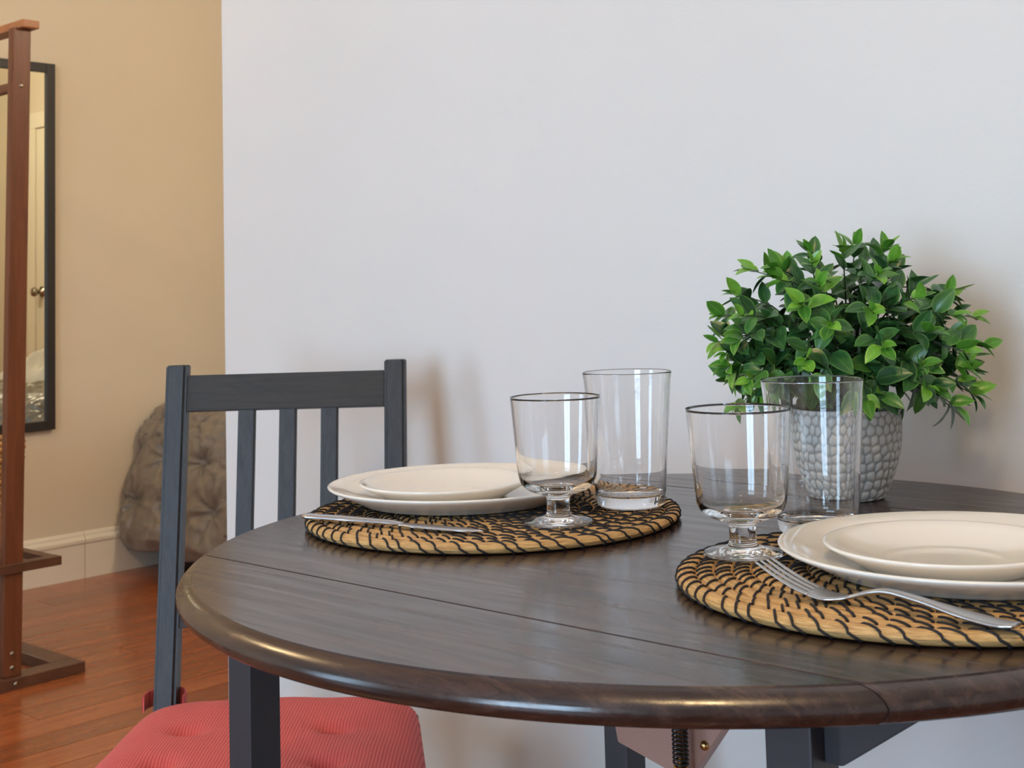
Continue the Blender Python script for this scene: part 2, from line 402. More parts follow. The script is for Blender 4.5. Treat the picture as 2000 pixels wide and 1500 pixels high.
link('support_panel', prism_me('support_panel', [(-0.128, -0.023), (-0.128, -0.186), (-0.124, -0.205), (-0.052, -0.222), (-0.040, -0.218), (0.0, -0.164), (0.098, -0.030), (0.098, -0.023)], 0.045, 0.060), m_plate, tb, (0, 0, ZT))
link('support_rod', tube_me('support_rod', [(0, 0, -0.023), (0, 0, -0.25)], 0.0036, 12), m_brass, tb, (-0.041, 0.030, ZT))
link('collar', lathe('collar', [(0.0036, -0.204), (0.0062, -0.204), (0.0068, -0.208), (0.0068, -0.222), (0.0060, -0.226), (0.0036, -0.226)], 20), m_brass, tb, (-0.041, 0.030, ZT))
pts = [(0.0066*math.cos(k*0.6), 0.0066*math.sin(k*0.6), -0.150-0.054*k/150) for k in range(151)]
link('spring', tube_me('spring', pts, 0.0011, 6), m_mframe, tb, (-0.041, 0.030, ZT))
for dx, dz in ((-0.016, -0.176), (0.016, -0.188)):
    sc = link('screw', lathe('screw', [(0, 0.004), (0.003, 0.0035), (0.0045, 0.001), (0.0045, 0), (0, 0)], 12), m_brass, tb, (-0.041+dx, 0.045, ZT+dz)); sc.rotation_euler = (PI/2, 0, 0)

# ------------------------------------------------------------------ chair
ch = empty('dining_chair', (-0.333, 1.80, 0), 0, 'black-brown wooden slat-back dining chair behind the round table', 'chair')
YT, YB, ZTP, ZS = 0.150, 0.071, 0.8645, 0.385       # local y of the post top and of the seat level
def back_y(z): return YB+(YT-YB)*(z-0.414)/(ZTP-0.414)
for sx in (-0.157, 0.157):
    bm = bmesh.new(); secs = [(0.0, 0.105, .026, .026), (ZS-0.06, back_y(ZS)+0.005, .030, .034), (ZS+0.02, back_y(ZS+0.02), .0305, .034), (ZTP, YT, .0305, .030)]
    rows = [[bm.verts.new((sx+ax*w/2, y+ay*d/2, z)) for ax, ay in ((-1, -1), (1, -1), (1, 1), (-1, 1))] for z, y, w, d in secs]
    for q in range(3):
        for s_ in range(4): bm.faces.new((rows[q][s_], rows[q][(s_+1) % 4], rows[q+1][(s_+1) % 4], rows[q+1][s_]))
    bm.faces.new(rows[0]); bm.faces.new(rows[3])
    bmesh.ops.recalc_face_normals(bm, faces=bm.faces)
    bmesh.ops.bevel(bm, geom=[e for e in bm.edges if abs((e.verts[0].co-e.verts[1].co).normalized().z) > 0.5], offset=0.005, segments=3, affect='EDGES')
    bmesh.ops.bevel(bm, geom=[e for e in bm.edges if min(e.verts[0].co.z, e.verts[1].co.z) > ZTP-0.001], offset=0.0015, segments=2, affect='EDGES')
    link('back_post', bm_mesh('back_post', bm), m_chair, ch)
def xrail(name, z0, z1, th):
    y0, y1 = back_y(z0), back_y(z1)
    p = Vector((0, y0, z0)); q = Vector((0, y1, z1)); ax = (q-p).normalized(); nb = Vector((0, ax.z, -ax.y))
    bm = bmesh.new(); bmesh.ops.create_cube(bm, size=1.0)
    for v in bm.verts: v.co = (p+q)/2+ax*(v.co.z*(q-p).length)+nb*(v.co.y*th)+Vector((v.co.x*0.284, 0, 0))
    bmesh.ops.bevel(bm, geom=list(bm.edges), offset=0.0012, segments=2, affect='EDGES')
    link(name, bm_mesh(name, bm), m_chairx, ch)
xrail('top_rail', 0.7985, 0.8490, 0.018); xrail('lower_rail', 0.508, 0.556, 0.018)
for sx in (-0.0560, 0.0030, 0.0625):
    link('back_slat', bar_me('back_slat', (sx, back_y(0.552), 0.552), (sx, back_y(0.802), 0.802), 0.0245, 0.013, (1, 0, 0), 0.003, 3), m_chair, ch)
link('seat', box_me('seat', -0.175, 0.185, -0.30, 0.085, ZS-0.020, ZS, 0.004), m_chairx, ch)
for sx in (-0.155, 0.165):
    link('front_leg', box_me('front_leg', sx-0.016, sx+0.016, -0.285, -0.253, 0, ZS-0.020, 0.003), m_chair, ch)
    link('side_stretcher', box_me('side_stretcher', sx-0.008, sx+0.008, -0.253, 0.085, 0.16, 0.19, 0.002), m_chairx, ch)
link('seat_apron', box_me('seat_apron', -0.139, 0.149, -0.280, -0.264, ZS-0.07, ZS-0.02, 0.001), m_chairx, ch)

# chair cushion with tufts and tie loops
cu = empty('seat_cushion', (-0.333, 1.80, ZS), 0, 'coral red tufted seat cushion with ribbed cover on the black-brown chair', 'cushion')
tufts = [(-0.087, -0.100), (0.094, -0.107), (-0.092, -0.215), (0.100, -0.222)]
NX, NY = 72, 72
def cush_xy(u, v):       # u -1..1 across, v 0 back..1 front
    v2 = v
    hl, hr = 0.178+0.012*v, 0.188+0.040*v
    # rounded corners
    e = 1-0.035*max(0, abs(2*v-1)-0.75)**1.3*4*0.6
    x = (-hl if u < 0 else hr)*abs(u)*e
    y = 0.046-0.349*v + (0.010*(1-abs(u)**6) if v < 0.5 else -0.008*(1-abs(u)**6))*abs(2*v-1)
    return x, y
def cush_h(x, y, u, v):
    ed = (1-abs(u)**5)*(1-abs(2*v-1)**7)
    h = 0.045*max(ed, 0)**0.38
    for tx, ty in tufts:
        d = math.hypot(x-tx, y-ty); a = math.atan2(y-ty, x-tx)
        h -= 0.013*math.exp(-(d/0.016)**2) + 0.009*math.exp(-d/0.035)*(0.7+0.3*math.cos(2*a+0.5))
    h += 0.003*noise.noise(Vector((x*14, y*14, 3)))
    return max(h, 0.004)
vs = []; fs = []
for top in (1, 0):
    for j in range(NY+1):
        for i in range(NX+1):
            u = -1+2*i/NX; v = j/NY; u = math.copysign(abs(u)**0.8, u); v = 0.5+math.copysign(abs(2*v-1)**0.8, 2*v-1)/2
            x, y = cush_xy(u, v)
            vs.append((x, y, 0.006+cush_h(x, y, u, v)*0.92 if top else 0.001+0.008*(1-max(0, (1-abs(u)**8)*(1-abs(2*v-1)**8)))))
base = (NX+1)*(NY+1)
for j in range(NY):
    for i in range(NX):
        q = j*(NX+1)+i; fs.append((q, q+NX+1, q+NX+2, q+1)); q += base; fs.append((q, q+1, q+NX+2, q+NX+1))
bd = [i for i in range(NX+1)]+[j*(NX+1)+NX for j in range(1, NY+1)]+[NY*(NX+1)+i for i in range(NX-1, -1, -1)]+[j*(NX+1) for j in range(NY-1, 0, -1)]
for k in range(len(bd)):
    a_, b_ = bd[k], bd[(k+1) % len(bd)]; fs.append((a_, b_, b_+base, a_+base))
me = mesh('cushion_cover', vs, fs); link('cushion_cover', me, m_cush, cu)
for tx, ty in tufts:
    x = tx; zb = 0.006+0.92*cush_h(tx, ty, 0.2, 0.5)
    link('tuft_button', lathe('tuft_button', [(0, 0.003), (0.003, 0.0025), (0.005, 0.001), (0.0055, -0.001), (0, -0.002)], 14), m_cush, cu, (tx, ty, zb))
def tie(sx):
    pts = []
    for k in range(25):
        a = PI*1.15*k/24-0.075*PI
        pts.append((sx+0.0275*math.cos(a)*1.0, 0.060+0.036*math.sin(a)))
    vs = []; fs = []
    for x, y in pts:
        d = Vector((x-sx, y-0.060)); d.normalize()
        for o_, z in ((0, 0.020), (0.0015, 0.022), (0.0015, 0.041), (0, 0.043), (-0.0012, 0.041), (-0.0012, 0.022)):
            vs.append((x+d.x*o_, y+d.y*o_, z))
    for k in range(24):
        for q in range(6): fs.append((k*6+q, k*6+(q+1) % 6, (k+1)*6+(q+1) % 6, (k+1)*6+q))
    fs.append((0, 1, 2, 3, 4, 5)); fs.append(tuple(24*6+q for q in range(5, -1, -1)))
    return mesh('tie_loop', vs, fs)
for sx in (-0.157, 0.160): link('tie_loop', tie(sx), m_cush, cu)

# ------------------------------------------------------------------ placemats
MR, MT = 0.1794, 0.0115
def coil_me(r, w, hh):
    seg, cs = 150, 12; vs = []; fs = []; uvs = []
    for i in range(seg+1):
        a = 2*PI*i/seg
        wob = 1+0.05*noise.noise(Vector((math.cos(a)*r*60, math.sin(a)*r*60, 1)))
        for k in range(cs+1):
            c = 2*PI*k/cs
            x = math.copysign(abs(math.cos(c))**0.85, math.cos(c))*w*0.52; z = math.copysign(abs(math.sin(c))**0.85, math.sin(c))*hh*wob
            vs.append(((r+x)*math.cos(a), (r+x)*math.sin(a), hh*1.04+z)); uvs.append((a*r*9, k/cs))
    for i in range(seg):
        for k in range(cs): fs.append((i*(cs+1)+k, (i+1)*(cs+1)+k, (i+1)*(cs+1)+k+1, i*(cs+1)+k+1))
    return mesh('straw_coil', vs, fs, True, uvs)
def thread_me(r, w, hh, count, outer, ph):
    vs = []; fs = []; rng = random.Random(int(r*1e5))
    for s_ in range(count):
        th0 = 2*PI*(s_+ph+rng.uniform(-.2, .2))/count; pts = []
        c0, c1 = (PI*0.80, -0.42*PI) if outer else (PI*0.70, 0.22*PI)
        n = 9 if outer else 6
        slant = rng.uniform(0.85, 1.25)
        for k in range(n):
            f = k/(n-1); c = c0+(c1-c0)*f
            x = math.copysign(abs(math.cos(c))**0.85, math.cos(c))*w*0.52; z = math.copysign(abs(math.sin(c))**0.85, math.sin(c))*hh
            rr = r+x*1.05; th = th0+slant*(x+w*0.5)/r + (0.012*max(0, -z)/hh/r if outer else 0)
            pts.append((rr*math.cos(th), rr*math.sin(th), hh*1.04+z*1.10))
        v, f_ = tube_geo(pts, 0.00105, 5, True); b = len(vs); vs += v; fs += [tuple(q+b for q in ff) for ff in f_]
    return mesh('black_thread', vs, fs)
NC = 13; cw = MR/NC
coils = []
for k in range(NC):
    r = MR-cw*(k+0.5); r = max(r, cw*0.52)
    cnt = 66 if k < 4 else (54 if k < 7 else (36 if k < 10 else 16))
    hh = 0.0046
    coils.append((coil_me(r, cw, hh), thread_me(r, cw, hh, cnt, k == 0, (k*0.93) % 1)))
def mat(x, y, rz, label):
    e = empty('placemat', (x, y, ZT+0.0009), rz, label, 'placemat', 'woven straw placemats on the round table')
    for cm, tm in coils:
        c = link('straw_coil', cm, m_straw, e); link('black_thread', tm, m_thread, c)
    return e
mat(-0.0269, 1.3153, 0.3, 'round straw placemat with black stitching holding the knife, at the chair side')
mat(0.2925, 0.9917, 1.7, 'round straw placemat with black stitching holding the fork, nearest the camera')

# ------------------------------------------------------------------ plates
def plate_me(Rr, H, rf, name):
    p = [(0, 0.0022), (rf-0.006, 0.0022), (rf-0.004, 0.0), (rf, 0.0), (rf+0.0015, 0.0012), (rf+(Rr-rf)*0.30, 0.0052), (rf+(Rr-rf)*0.65, H*0.58), (Rr-0.004, H-0.0042), (Rr-0.0008, H-0.0022), (Rr, H-0.0010), (Rr-0.0008, H-0.0001), (Rr-0.0030, H),
         (rf+(Rr-rf)*0.62, H*0.60+0.0036), (rf+(Rr-rf)*0.22, 0.0088), (rf-0.005, 0.0064), (rf-0.0085, 0.0054), (rf-0.0125, 0.0046), (rf-0.020, 0.0044), (0, 0.0044)]
    return lathe(name, p, 128)
ME_D = plate_me(0.1350, 0.0187, 0.100, 'dinner_plate'); ME_S = plate_me(0.0862, 0.0176, 0.059, 'side_plate')
zm = ZT+MT
def put(name, me, mat_, x, y, z, label, cat, group, rz=0):
    o = link(name, me, mat_, None, (x, y, z), rz); return tag(o, label, cat, group)
put('dinner_plate', ME_D, m_china, -0.0593, 1.3736, zm, 'large cream dinner plate on the far placemat, under a small plate', 'plate', 'cream plates on the placemats')
put('dinner_plate', ME_D, m_china, 0.3226, 0.9871, zm, 'large cream dinner plate on the near placemat, cut off by the right edge', 'plate', 'cream plates on the placemats')
put('side_plate', ME_S, m_china, -0.0752, 1.3586, zm+0.0046, 'small cream plate stacked on the far dinner plate', 'plate', 'cream plates on the placemats')
put('side_plate', ME_S, m_china, 0.3037, 0.9753, zm+0.0046, 'small cream plate stacked on the near dinner plate', 'plate', 'cream plates on the placemats')

# ------------------------------------------------------------------ glasses
def smooth_prof(pts, n):
    s = spline([(r, 0, z) for r, z in pts], n); return [(max(p.x, 0), p.z) for p in s]
gob = [(0, 0.0), (0.0285, 0.0), (0.0300, 0.0012), (0.0296, 0.0026), (0.0200, 0.0046), (0.0130, 0.0068), (0.0108, 0.0100), (0.0104, 0.0140), (0.0104, 0.0200), (0.0112, 0.0236), (0.0160, 0.0262), (0.0240, 0.0285), (0.0310, 0.0330), (0.0345, 0.0395), (0.0358, 0.0470), (0.0372, 0.0650), (0.0392, 0.0900), (0.0407, 0.1110), (0.0407, 0.1119), (0.0403, 0.1123), (0.0398, 0.1119), (0.0396, 0.1108),
       (0.0379, 0.0900), (0.0358, 0.0650), (0.0341, 0.0480), (0.0322, 0.0405), (0.0285, 0.0360), (0.0210, 0.0330), (0.0110, 0.0318), (0, 0.0315)]
def refine(p, keep):
    out = []
    for i in range(len(p)-1):
        p0 = Vector(p[max(i-1, 0)]); p1 = Vector(p[i]); p2 = Vector(p[i+1]); p3 = Vector(p[min(i+2, len(p)-1)])
        for f in (0, 1/3, 2/3):
            q = 0.5*((2*p1)+(-p0+p2)*f+(2*p0-5*p1+4*p2-p3)*f*f+(-p0+3*p1-3*p2+p3)*f**3)
            if i in keep: q = p1.lerp(p2, f)
            out.append((max(q.x, 0), q.y))
    out.append(p[-1]); return out
ME_G = lathe('wine_goblet', refine(gob, (0, 28)), 128)
tum = [(0, 0.0006), (0.0240, 0.0002), (0.0290, 0.0), (0.0318, 0.0018), (0.0332, 0.0060), (0.0340, 0.0150), (0.0362, 0.0450), (0.0390, 0.0800), (0.0418, 0.1150), (0.0430, 0.1262), (0.0430, 0.1274), (0.0424, 0.1278), (0.0418, 0.1274), (0.0415, 0.1262),
       (0.0402, 0.1150), (0.0372, 0.0800), (0.0344, 0.0450), (0.0322, 0.0170), (0.0308, 0.0125), (0.0270, 0.0105), (0.0150, 0.0100), (0, 0.0100)]
ME_T = lathe('tumbler', refine(tum, (0, 1, 20)), 128)
put('wine_goblet', ME_G, m_glass, 0.0336, 1.2199, zm, 'stemmed glass goblet on the far placemat beside the dinner plate', 'glass', 'clear drinking glasses on the table')
put('wine_goblet', ME_G, m_glass, 0.1721, 1.0591, zm, 'stemmed glass goblet on the near placemat at the fork tines', 'glass', 'clear drinking glasses on the table')
put('tumbler', ME_T, m_glass, 0.1060, 1.3042, zm, 'tall clear glass tumbler on the far placemat, right of its goblet', 'glass', 'clear drinking glasses on the table')
put('tumbler', ME_T, m_glass, 0.2492, 1.1415, zm, 'tall clear glass tumbler in front of the white pebbled plant pot', 'glass', 'clear drinking glasses on the table')

# ------------------------------------------------------------------ cutlery
def strip(name, path, wid, thick, n=60):
    """flat ribbon with rounded cross-section; path points (along, z), wid as (s, half width)"""
    P = spline([(x, 0, z) for x, z in path], n); vs = []; fs = []
    xs = [p.x for p in P]
    def hw(x):
        for (a, wa), (b, wb) in zip(wid, wid[1:]):
            if a <= x <= b:
                f = (x-a)/(b-a); f = f*f*(3-2*f); return wa+(wb-wa)*f
        return wid[-1][1] if x > wid[-1][0] else wid[0][1]
    def th(x):
        for (a, wa), (b, wb) in zip(thick, thick[1:]):
            if a <= x <= b: return wa+(wb-wa)*(x-a)/(b-a)
        return thick[-1][1]
    cs = 10
    for i, p in enumerate(P):
        tg = (P[min(i+1, n-1)]-P[max(i-1, 0)]).normalized(); nb = Vector((-tg.z, 0, tg.x)); w = hw(p.x); t_ = th(p.x)
        for k in range(cs):
            a = 2*PI*k/cs; c, s_ = math.cos(a), math.sin(a)
            vs.append(p+Vector((0, math.copysign(abs(c)**0.5, c)*w, 0))+nb*(math.copysign(abs(s_)**0.7, s_)*t_))
    for i in range(n-1):
        for k in range(cs): fs.append((i*cs+k, i*cs+(k+1) % cs, (i+1)*cs+(k+1) % cs, (i+1)*cs+k))
    fs.append(tuple(range(cs-1, -1, -1))); fs.append(tuple((n-1)*cs+k for k in range(cs)))
    return mesh(name, vs, fs)
def cutlery(name, p, q, label, cat):
    p = Vector(p); q = Vector(q); d = q-p
    return empty(name, (p.x, p.y, zm+0.0012), math.atan2(d.y, d.x), label, cat), d.length
fk, L = cutlery('fork', (0.166, 0.940), (0.292, 0.811), 'steel dinner fork lying tines up on the near placemat', 'fork')
link('handle', strip('handle', [(0.040, 0.0028), (0.048, 0.0012), (0.056, 0.0010), (0.066, 0.0024), (0.082, 0.0076), (0.096, 0.0100), (0.115, 0.0084), (0.145, 0.0040), (0.168, 0.0018), (L, 0.0024)],
     [(0.040, 0.0114), (0.052, 0.0112), (0.070, 0.0048), (0.086, 0.0030), (0.115, 0.0045), (0.155, 0.0085), (0.172, 0.0086), (L, 0.0062)],
     [(0.040, 0.0009), (0.07, 0.0014), (0.09, 0.0019), (L, 0.0014)]), m_steelb, fk)
for y in (-0.0092, -0.0031, 0.0031, 0.0092):
    tn_ = strip('tine', [(0, 0.0185), (0.014, 0.0118), (0.028, 0.0062), (0.042, 0.0024)], [(0, 0.0010), (0.012, 0.0017), (0.042, 0.0024)], [(0, 0.0006), (0.042, 0.0009)], 20)
    link('tine', tn_, m_steelb, fk, (0, y, 0))
kn, L = cutlery('table_knife', (-0.2030, 1.2755), (-0.0335, 1.1765), 'steel table knife lying on the far placemat with its handle over the rim', 'knife')
link('handle', strip('handle', [(0, 0.0022), (0.02, 0.0020), (0.06, 0.0018), (0.105, 0.0018), (0.112, 0.0018)], [(0, 0.0050), (0.006, 0.0078), (0.05, 0.0066), (0.10, 0.0052), (0.112, 0.0052)], [(0, 0.0022), (0.05, 0.0030), (0.10, 0.0026), (0.112, 0.0012)]), m_steel, kn)
link('blade', strip('blade', [(0.110, 0.0012), (0.15, 0.0010), (L-0.01, 0.0010), (L, 0.0010)], [(0.110, 0.0055), (0.13, 0.0088), (L-0.03, 0.0095), (L-0.008, 0.0060), (L, 0.0012)], [(0.110, 0.0010), (L, 0.0006)]), m_steel, kn)

# ------------------------------------------------------------------ potted plant
PX, PY = 0.3330, 1.3880
pl = empty('potted_plant', (PX, PY, ZT), 0, 'leafy green artificial plant in a white pebbled pot on the table by the wall', 'plant')
PH = 0.0905
def pot_r(z):
    f = z/PH; return 0.0365+0.0215*math.sin(min(1, f*1.28)*PI/2)**0.85
cells = []; rng = random.Random(3); 
rows_n = 10
for r_ in range(rows_n+1):
    z = PH*(r_)/rows_n; cnt = int(2*PI*pot_r(z)/0.0098)
    for q in range(cnt):
        cells.append(((q+0.5*(r_ % 2)+rng.uniform(-.24, .24))/cnt*2*PI, z+rng.uniform(-.0022, .0022)))
SG, ST = 240, 64
vs = []; fs = []; jo = []
for i in range(SG):
    a = 2*PI*i/SG
    near = [(c, z) for c, z in cells if abs((c-a+PI) % (2*PI)-PI) < 0.6]
    for k in range(ST+1):
        z = PH*k/ST; r = pot_r(z); d1 = d2 = 9
        for c, cz in near:
            da = ((c-a+PI) % (2*PI)-PI)*r; d = math.hypot(da, (z-cz)*0.85)
            if d < d1: d2 = d1; d1 = d
            elif d < d2: d2 = d
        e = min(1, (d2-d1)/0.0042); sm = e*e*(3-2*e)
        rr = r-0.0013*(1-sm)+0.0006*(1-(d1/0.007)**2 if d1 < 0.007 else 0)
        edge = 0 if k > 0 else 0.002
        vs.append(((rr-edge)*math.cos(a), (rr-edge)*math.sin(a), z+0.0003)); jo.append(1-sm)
n1 = ST+1
inner = [(0.0545, PH+0.0006), (0.0520, PH-0.002), (0.0510, PH-0.012)]
b0 = len(vs)
for i in range(SG):
    a = 2*PI*i/SG
    for r, z in inner: vs.append((r*math.cos(a), r*math.sin(a), z)); jo.append(0.2)
for i in range(SG):
    j = (i+1) % SG
    for k in range(ST): fs.append((i*n1+k, j*n1+k, j*n1+k+1, i*n1+k+1))
    fs.append((i*n1+ST, j*n1+ST, b0+j*3, b0+i*3))
    for k in range(2): fs.append((b0+i*3+k, b0+j*3+k, b0+j*3+k+1, b0+i*3+k+1))
fs.append(tuple(i*n1 for i in range(SG-1, -1, -1)))
me = mesh('pot', vs, fs); at = me.attributes.new('joint', 'FLOAT', 'POINT'); at.data.foreach_set('value', jo)
pot = link('pot', me, m_pot, pl); pot['label'] = 'white pot with a raised pebble pattern'
link('filler', lathe('filler', [(0, PH+0.004), (0.025, PH+0.001), (0.0510, PH-0.008), (0.0505, PH-0.014), (0, PH-0.014)], 40), m_soil, pl)
def leaf_me(L, w, curl, fold, mat_, name='leaf'):
    vs = []; fs = []; uv = []; nl, nw = 6, 4
    for i in range(nl+1):
        f = i/nl; wd = w*(math.sin(PI*min(1, f*0.94+0.03)**0.80))**0.85*(1 if f < 0.999 else 0.0)
        if i == 0: wd = w*0.08
        for k in range(nw+1):
            u = -1+2*k/nw
            y = L*f; z = -curl*L*f*f+fold*abs(u)*wd
            vs.append((u*wd, y, z)); uv.append((u, f))
    for i in range(nl):
        for k in range(nw): fs.append((i*(nw+1)+k, i*(nw+1)+k+1, (i+1)*(nw+1)+k+1, (i+1)*(nw+1)+k))
    me = mesh(name, vs, fs, True, uv); me.materials.append(mat_); return me
VY = [leaf_me(0.0265, 0.0078, 0.22, 0.35, m_leafy), leaf_me(0.0300, 0.0086, 0.35, 0.30, m_leafy), leaf_me(0.0230, 0.0068, 0.12, 0.42, m_leafy), leaf_me(0.0280, 0.0080, -0.12, 0.30, m_leafy)]
VO = [leaf_me(0.0290, 0.0090, 0.25, 0.28, m_leafo), leaf_me(0.0330, 0.0100, 0.38, 0.25, m_leafo), leaf_me(0.0250, 0.0082, 0.15, 0.35, m_leafo), leaf_me(0.0290, 0.0086, -0.10, 0.28, m_leafo)]
rng = random.Random(21)
WALLD = NW-(math.sin(A)*PX+math.cos(A)*PY)-0.012     # room left to the wall
def place(me, pos, d, nrm, sc_=1.0):
    y = d.normalized(); x = y.cross(nrm).normalized(); z = x.cross(y)
    return Matrix.Translation(pos) @ Matrix((x, y, z)).transposed().to_4x4() @ Matrix.Scale(sc_, 4)
leaves = []; 
nbr = 62
ga = PI*(3-math.sqrt(5))
Nw = Vector((math.sin(A), math.cos(A), 0))
CEN = Vector((0.0, -0.004, 0.152))
extra = [(1.0, -0.1, 0.25, 1.22), (0.95, -0.35, 0.0, 1.24), (1.0, 0.0, -0.28, 1.22), (0.9, -0.4, -0.42, 1.15), (0.85, -0.2, 0.5, 1.16), (1.0, -0.3, -0.12, 1.12), (-1.0, -0.2, 0.1, 1.16), (-0.95, -0.35, -0.15, 1.18), (-1.0, 0.0, 0.35, 1.14), (-0.85, -0.5, -0.3, 1.12), (0.35, -0.2, 0.93, 1.14), (-0.55, -0.3, 0.8, 1.10), (0.6, -0.75, -0.45, 1.10), (0.15, -0.95, -0.55, 1.05), (1.0, -0.2, -0.55, 1.30), (0.85, 0.05, -0.70, 1.30), (0.9, -0.5, -0.75, 1.24), (-0.9, -0.3, -0.60, 1.22)]
for b in range(nbr+len(extra)):
    f = (b+0.5)/nbr; cz = 1-1.62*f; rr = math.sqrt(max(0, 1-cz*cz)); a = b*ga+rng.uniform(-.25, .25)
    u = Vector((rr*math.cos(a), rr*math.sin(a), cz))
    k = rng.uniform(0.84, 1.03)
    if b >= nbr: u = Vector(extra[b-nbr][:3]).normalized(); k = extra[b-nbr][3]*0.885
    tip = CEN+Vector((u.x*0.128*k, u.y*0.115*k, u.z*(0.108 if u.z > 0 else 0.090)*k))
    if tip.z < 0.078: tip.z = 0.078+rng.uniform(0, .02)
    dn = tip.dot(Nw)
    if dn > WALLD-0.03: tip -= Nw*(dn-(WALLD-0.03))
    st = Vector((rng.uniform(-.02, .02), rng.uniform(-.02, .02), PH-0.002))
    md = st.lerp(tip, 0.5)+Vector((0, 0, 0.030+0.02*rng.random()))
    P = spline([st, md, tip], 9)
    link('stem', tube_me('stem', P, [0.0013-0.0008*i/8 for i in range(9)], 5), m_stem, pl)
    dirn = (P[8]-P[6]).normalized()
    # leaves: opposite pairs on the outer half, a rosette at the tip
    ph = rng.uniform(0, PI)
    side0 = dirn.cross(Vector((0, 0, 1))); side0 = side0.normalized() if side0.length > 1e-3 else Vector((1, 0, 0))
    bin_ = side0.cross(dirn)
    lst = []
    for nd, (fp, ang, sz) in enumerate(((0.52, 1.15, 1.05), (0.68, 1.05, 1.08), (0.82, 0.95, 1.0), (0.94, 0.75, 0.92), (1.0, 0.42, 0.80))):
        idx = fp*8; i0 = min(int(idx), 7); pos = P[i0].lerp(P[i0+1], idx-i0)
        for s_ in (0, 1):
            an = ph+nd*PI/2+s_*PI+rng.uniform(-.3, .3)
            rad = side0*math.cos(an)+bin_*math.sin(an); an2 = ang+rng.uniform(-.25, .25)
            d = dirn*math.cos(an2)+rad*math.sin(an2)+Vector((0, 0, 0.12))
            out = (pos-CEN).normalized()
            nrm = (Vector((0, 0, 0.75))+out*0.75+Vector((0, -0.25, 0))+Vector((rng.uniform(-.35, .35), rng.uniform(-.35, .35), rng.uniform(-.2, .2))))
            if abs(d.normalized().dot(nrm.normalized())) > 0.93: nrm += Vector((0.3, -0.4, 0.2))
            sz_ = sz*rng.uniform(0.72, 1.06)
            end = pos+d.normalized()*0.03
            if end.dot(Nw) > WALLD: continue
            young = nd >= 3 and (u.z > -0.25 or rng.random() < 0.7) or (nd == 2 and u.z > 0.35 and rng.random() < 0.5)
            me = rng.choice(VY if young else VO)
            lst.append((nd, me, place(me, pos, d, nrm, sz_), (pos+d*0.014)))
    leaves += lst
# nearest and outermost leaves are parts of their own, the inner ones one mass
camd = Vector((-PX, -PY, 0.2)).normalized()
leaves.sort(key=lambda q: -((q[3]-CEN).dot(camd)+0.9*(q[3]-CEN).length+0.012*q[0]))
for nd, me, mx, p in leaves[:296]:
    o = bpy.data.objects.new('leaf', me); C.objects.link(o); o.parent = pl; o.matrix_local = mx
vs = []; fs = []; uv = []
inner_l = leaves[296:]
for nd, me, mx, p in inner_l:
    b = len(vs); vs += [mx @ v.co for v in me.vertices]; fs += [tuple(b+q for q in pp.vertices) for pp in me.polygons]
    nn = 5; uv += [(-1+2*(q % nn)/(nn-1), (q//nn)/6) for q in range(len(me.vertices))]
# extra dark leaves deep inside the crown
for q in range(170):
    u = Vector((rng.gauss(0, 1), rng.gauss(0, 1), rng.gauss(0, 1))).normalized()
    k = rng.uniform(0.25, 0.72); pos = CEN+Vector((u.x*0.115*k, u.y*0.10*k, u.z*0.085*k)); 
    d = u+Vector((rng.uniform(-.8, .8), rng.uniform(-.8, .8), rng.uniform(-.6, .6))); me = rng.choice(VO)
    mx = place(me, pos, d, Vector((rng.uniform(-.5, .5), rng.uniform(-.6, .3), 0.8)), rng.uniform(.9, 1.15)); b = len(vs)
    vs += [mx @ v.co for v in me.vertices]; fs += [tuple(b+q_ for q_ in pp.vertices) for pp in me.polygons]
    uv += [(-1+2*(q_ % 5)/4, (q_//5)/6) for q_ in range(len(me.vertices))]
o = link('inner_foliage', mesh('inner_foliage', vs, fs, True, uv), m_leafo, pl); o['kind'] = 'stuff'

# ------------------------------------------------------------------ clothes rack, basket
rk = empty('clothes_rack', TN(-3.27, 1.67, 0), RZ, 'reddish brown wooden clothes rack standing in front of the wall mirror', 'rack')
DL = 0.78
for ty in (0.0, -DL):
    link('post', bar_me('post', (ty, 0, 0.028), (ty, 0.024, 1.675), 0.050, 0.026, (0, 1, 0), 0.003), m_rack, rk)
    link('base_bar', box_me('base_bar', ty-0.032, ty+0.032, -0.19, 0.19, 0, 0.028, 0.002), m_rackd, rk)
    link('shelf_bar', box_me('shelf_bar', ty-0.013, ty+0.022 if ty == 0 else ty+0.013, -0.13, 0.13, 0.283, 0.306, 0.002), m_rackd, rk)
for y in (-0.16, 0.16):
    link('base_bar', box_me('base_bar', -DL+0.032, -0.032, y-0.030, y+0.030, 0, 0.028, 0.002), m_rackd, rk)
for y in (-0.115, -0.04, 0.04, 0.115):
    link('shelf_bar', box_me('shelf_bar', -DL+0.013, -0.013, y-0.015, y+0.015, 0.284, 0.305, 0.002), m_rackd, rk)
link('top_rail', box_me('top_rail', -DL-0.03, 0.030, 0.016, 0.064, 1.675, 1.697, 0.004), m_rackl, rk)
link('hanging_rail', box_me('hanging_rail', -DL+0.012, -0.012, 0.006, 0.032, 1.510, 1.536, 0.008), m_rack, rk)
scr = lathe('screw', [(0, 0.003), (0.004, 0.0025), (0.006, 0.0005), (0.006, 0), (0, 0)], 12)
for y, z in ((0.022, 1.523), (-0.012, 0.295), (0.014, 0.295), (0.0, 0.05), (0.0, 0.085)):
    o = link('screw', scr, m_nickel, rk, (0.0128, y, z)); o.rotation_euler = (0, PI/2, 0)
o = link('screw', scr, m_nickel, rk, (0.032, 0, 0.014)); o.rotation_euler = (0, PI/2, 0)

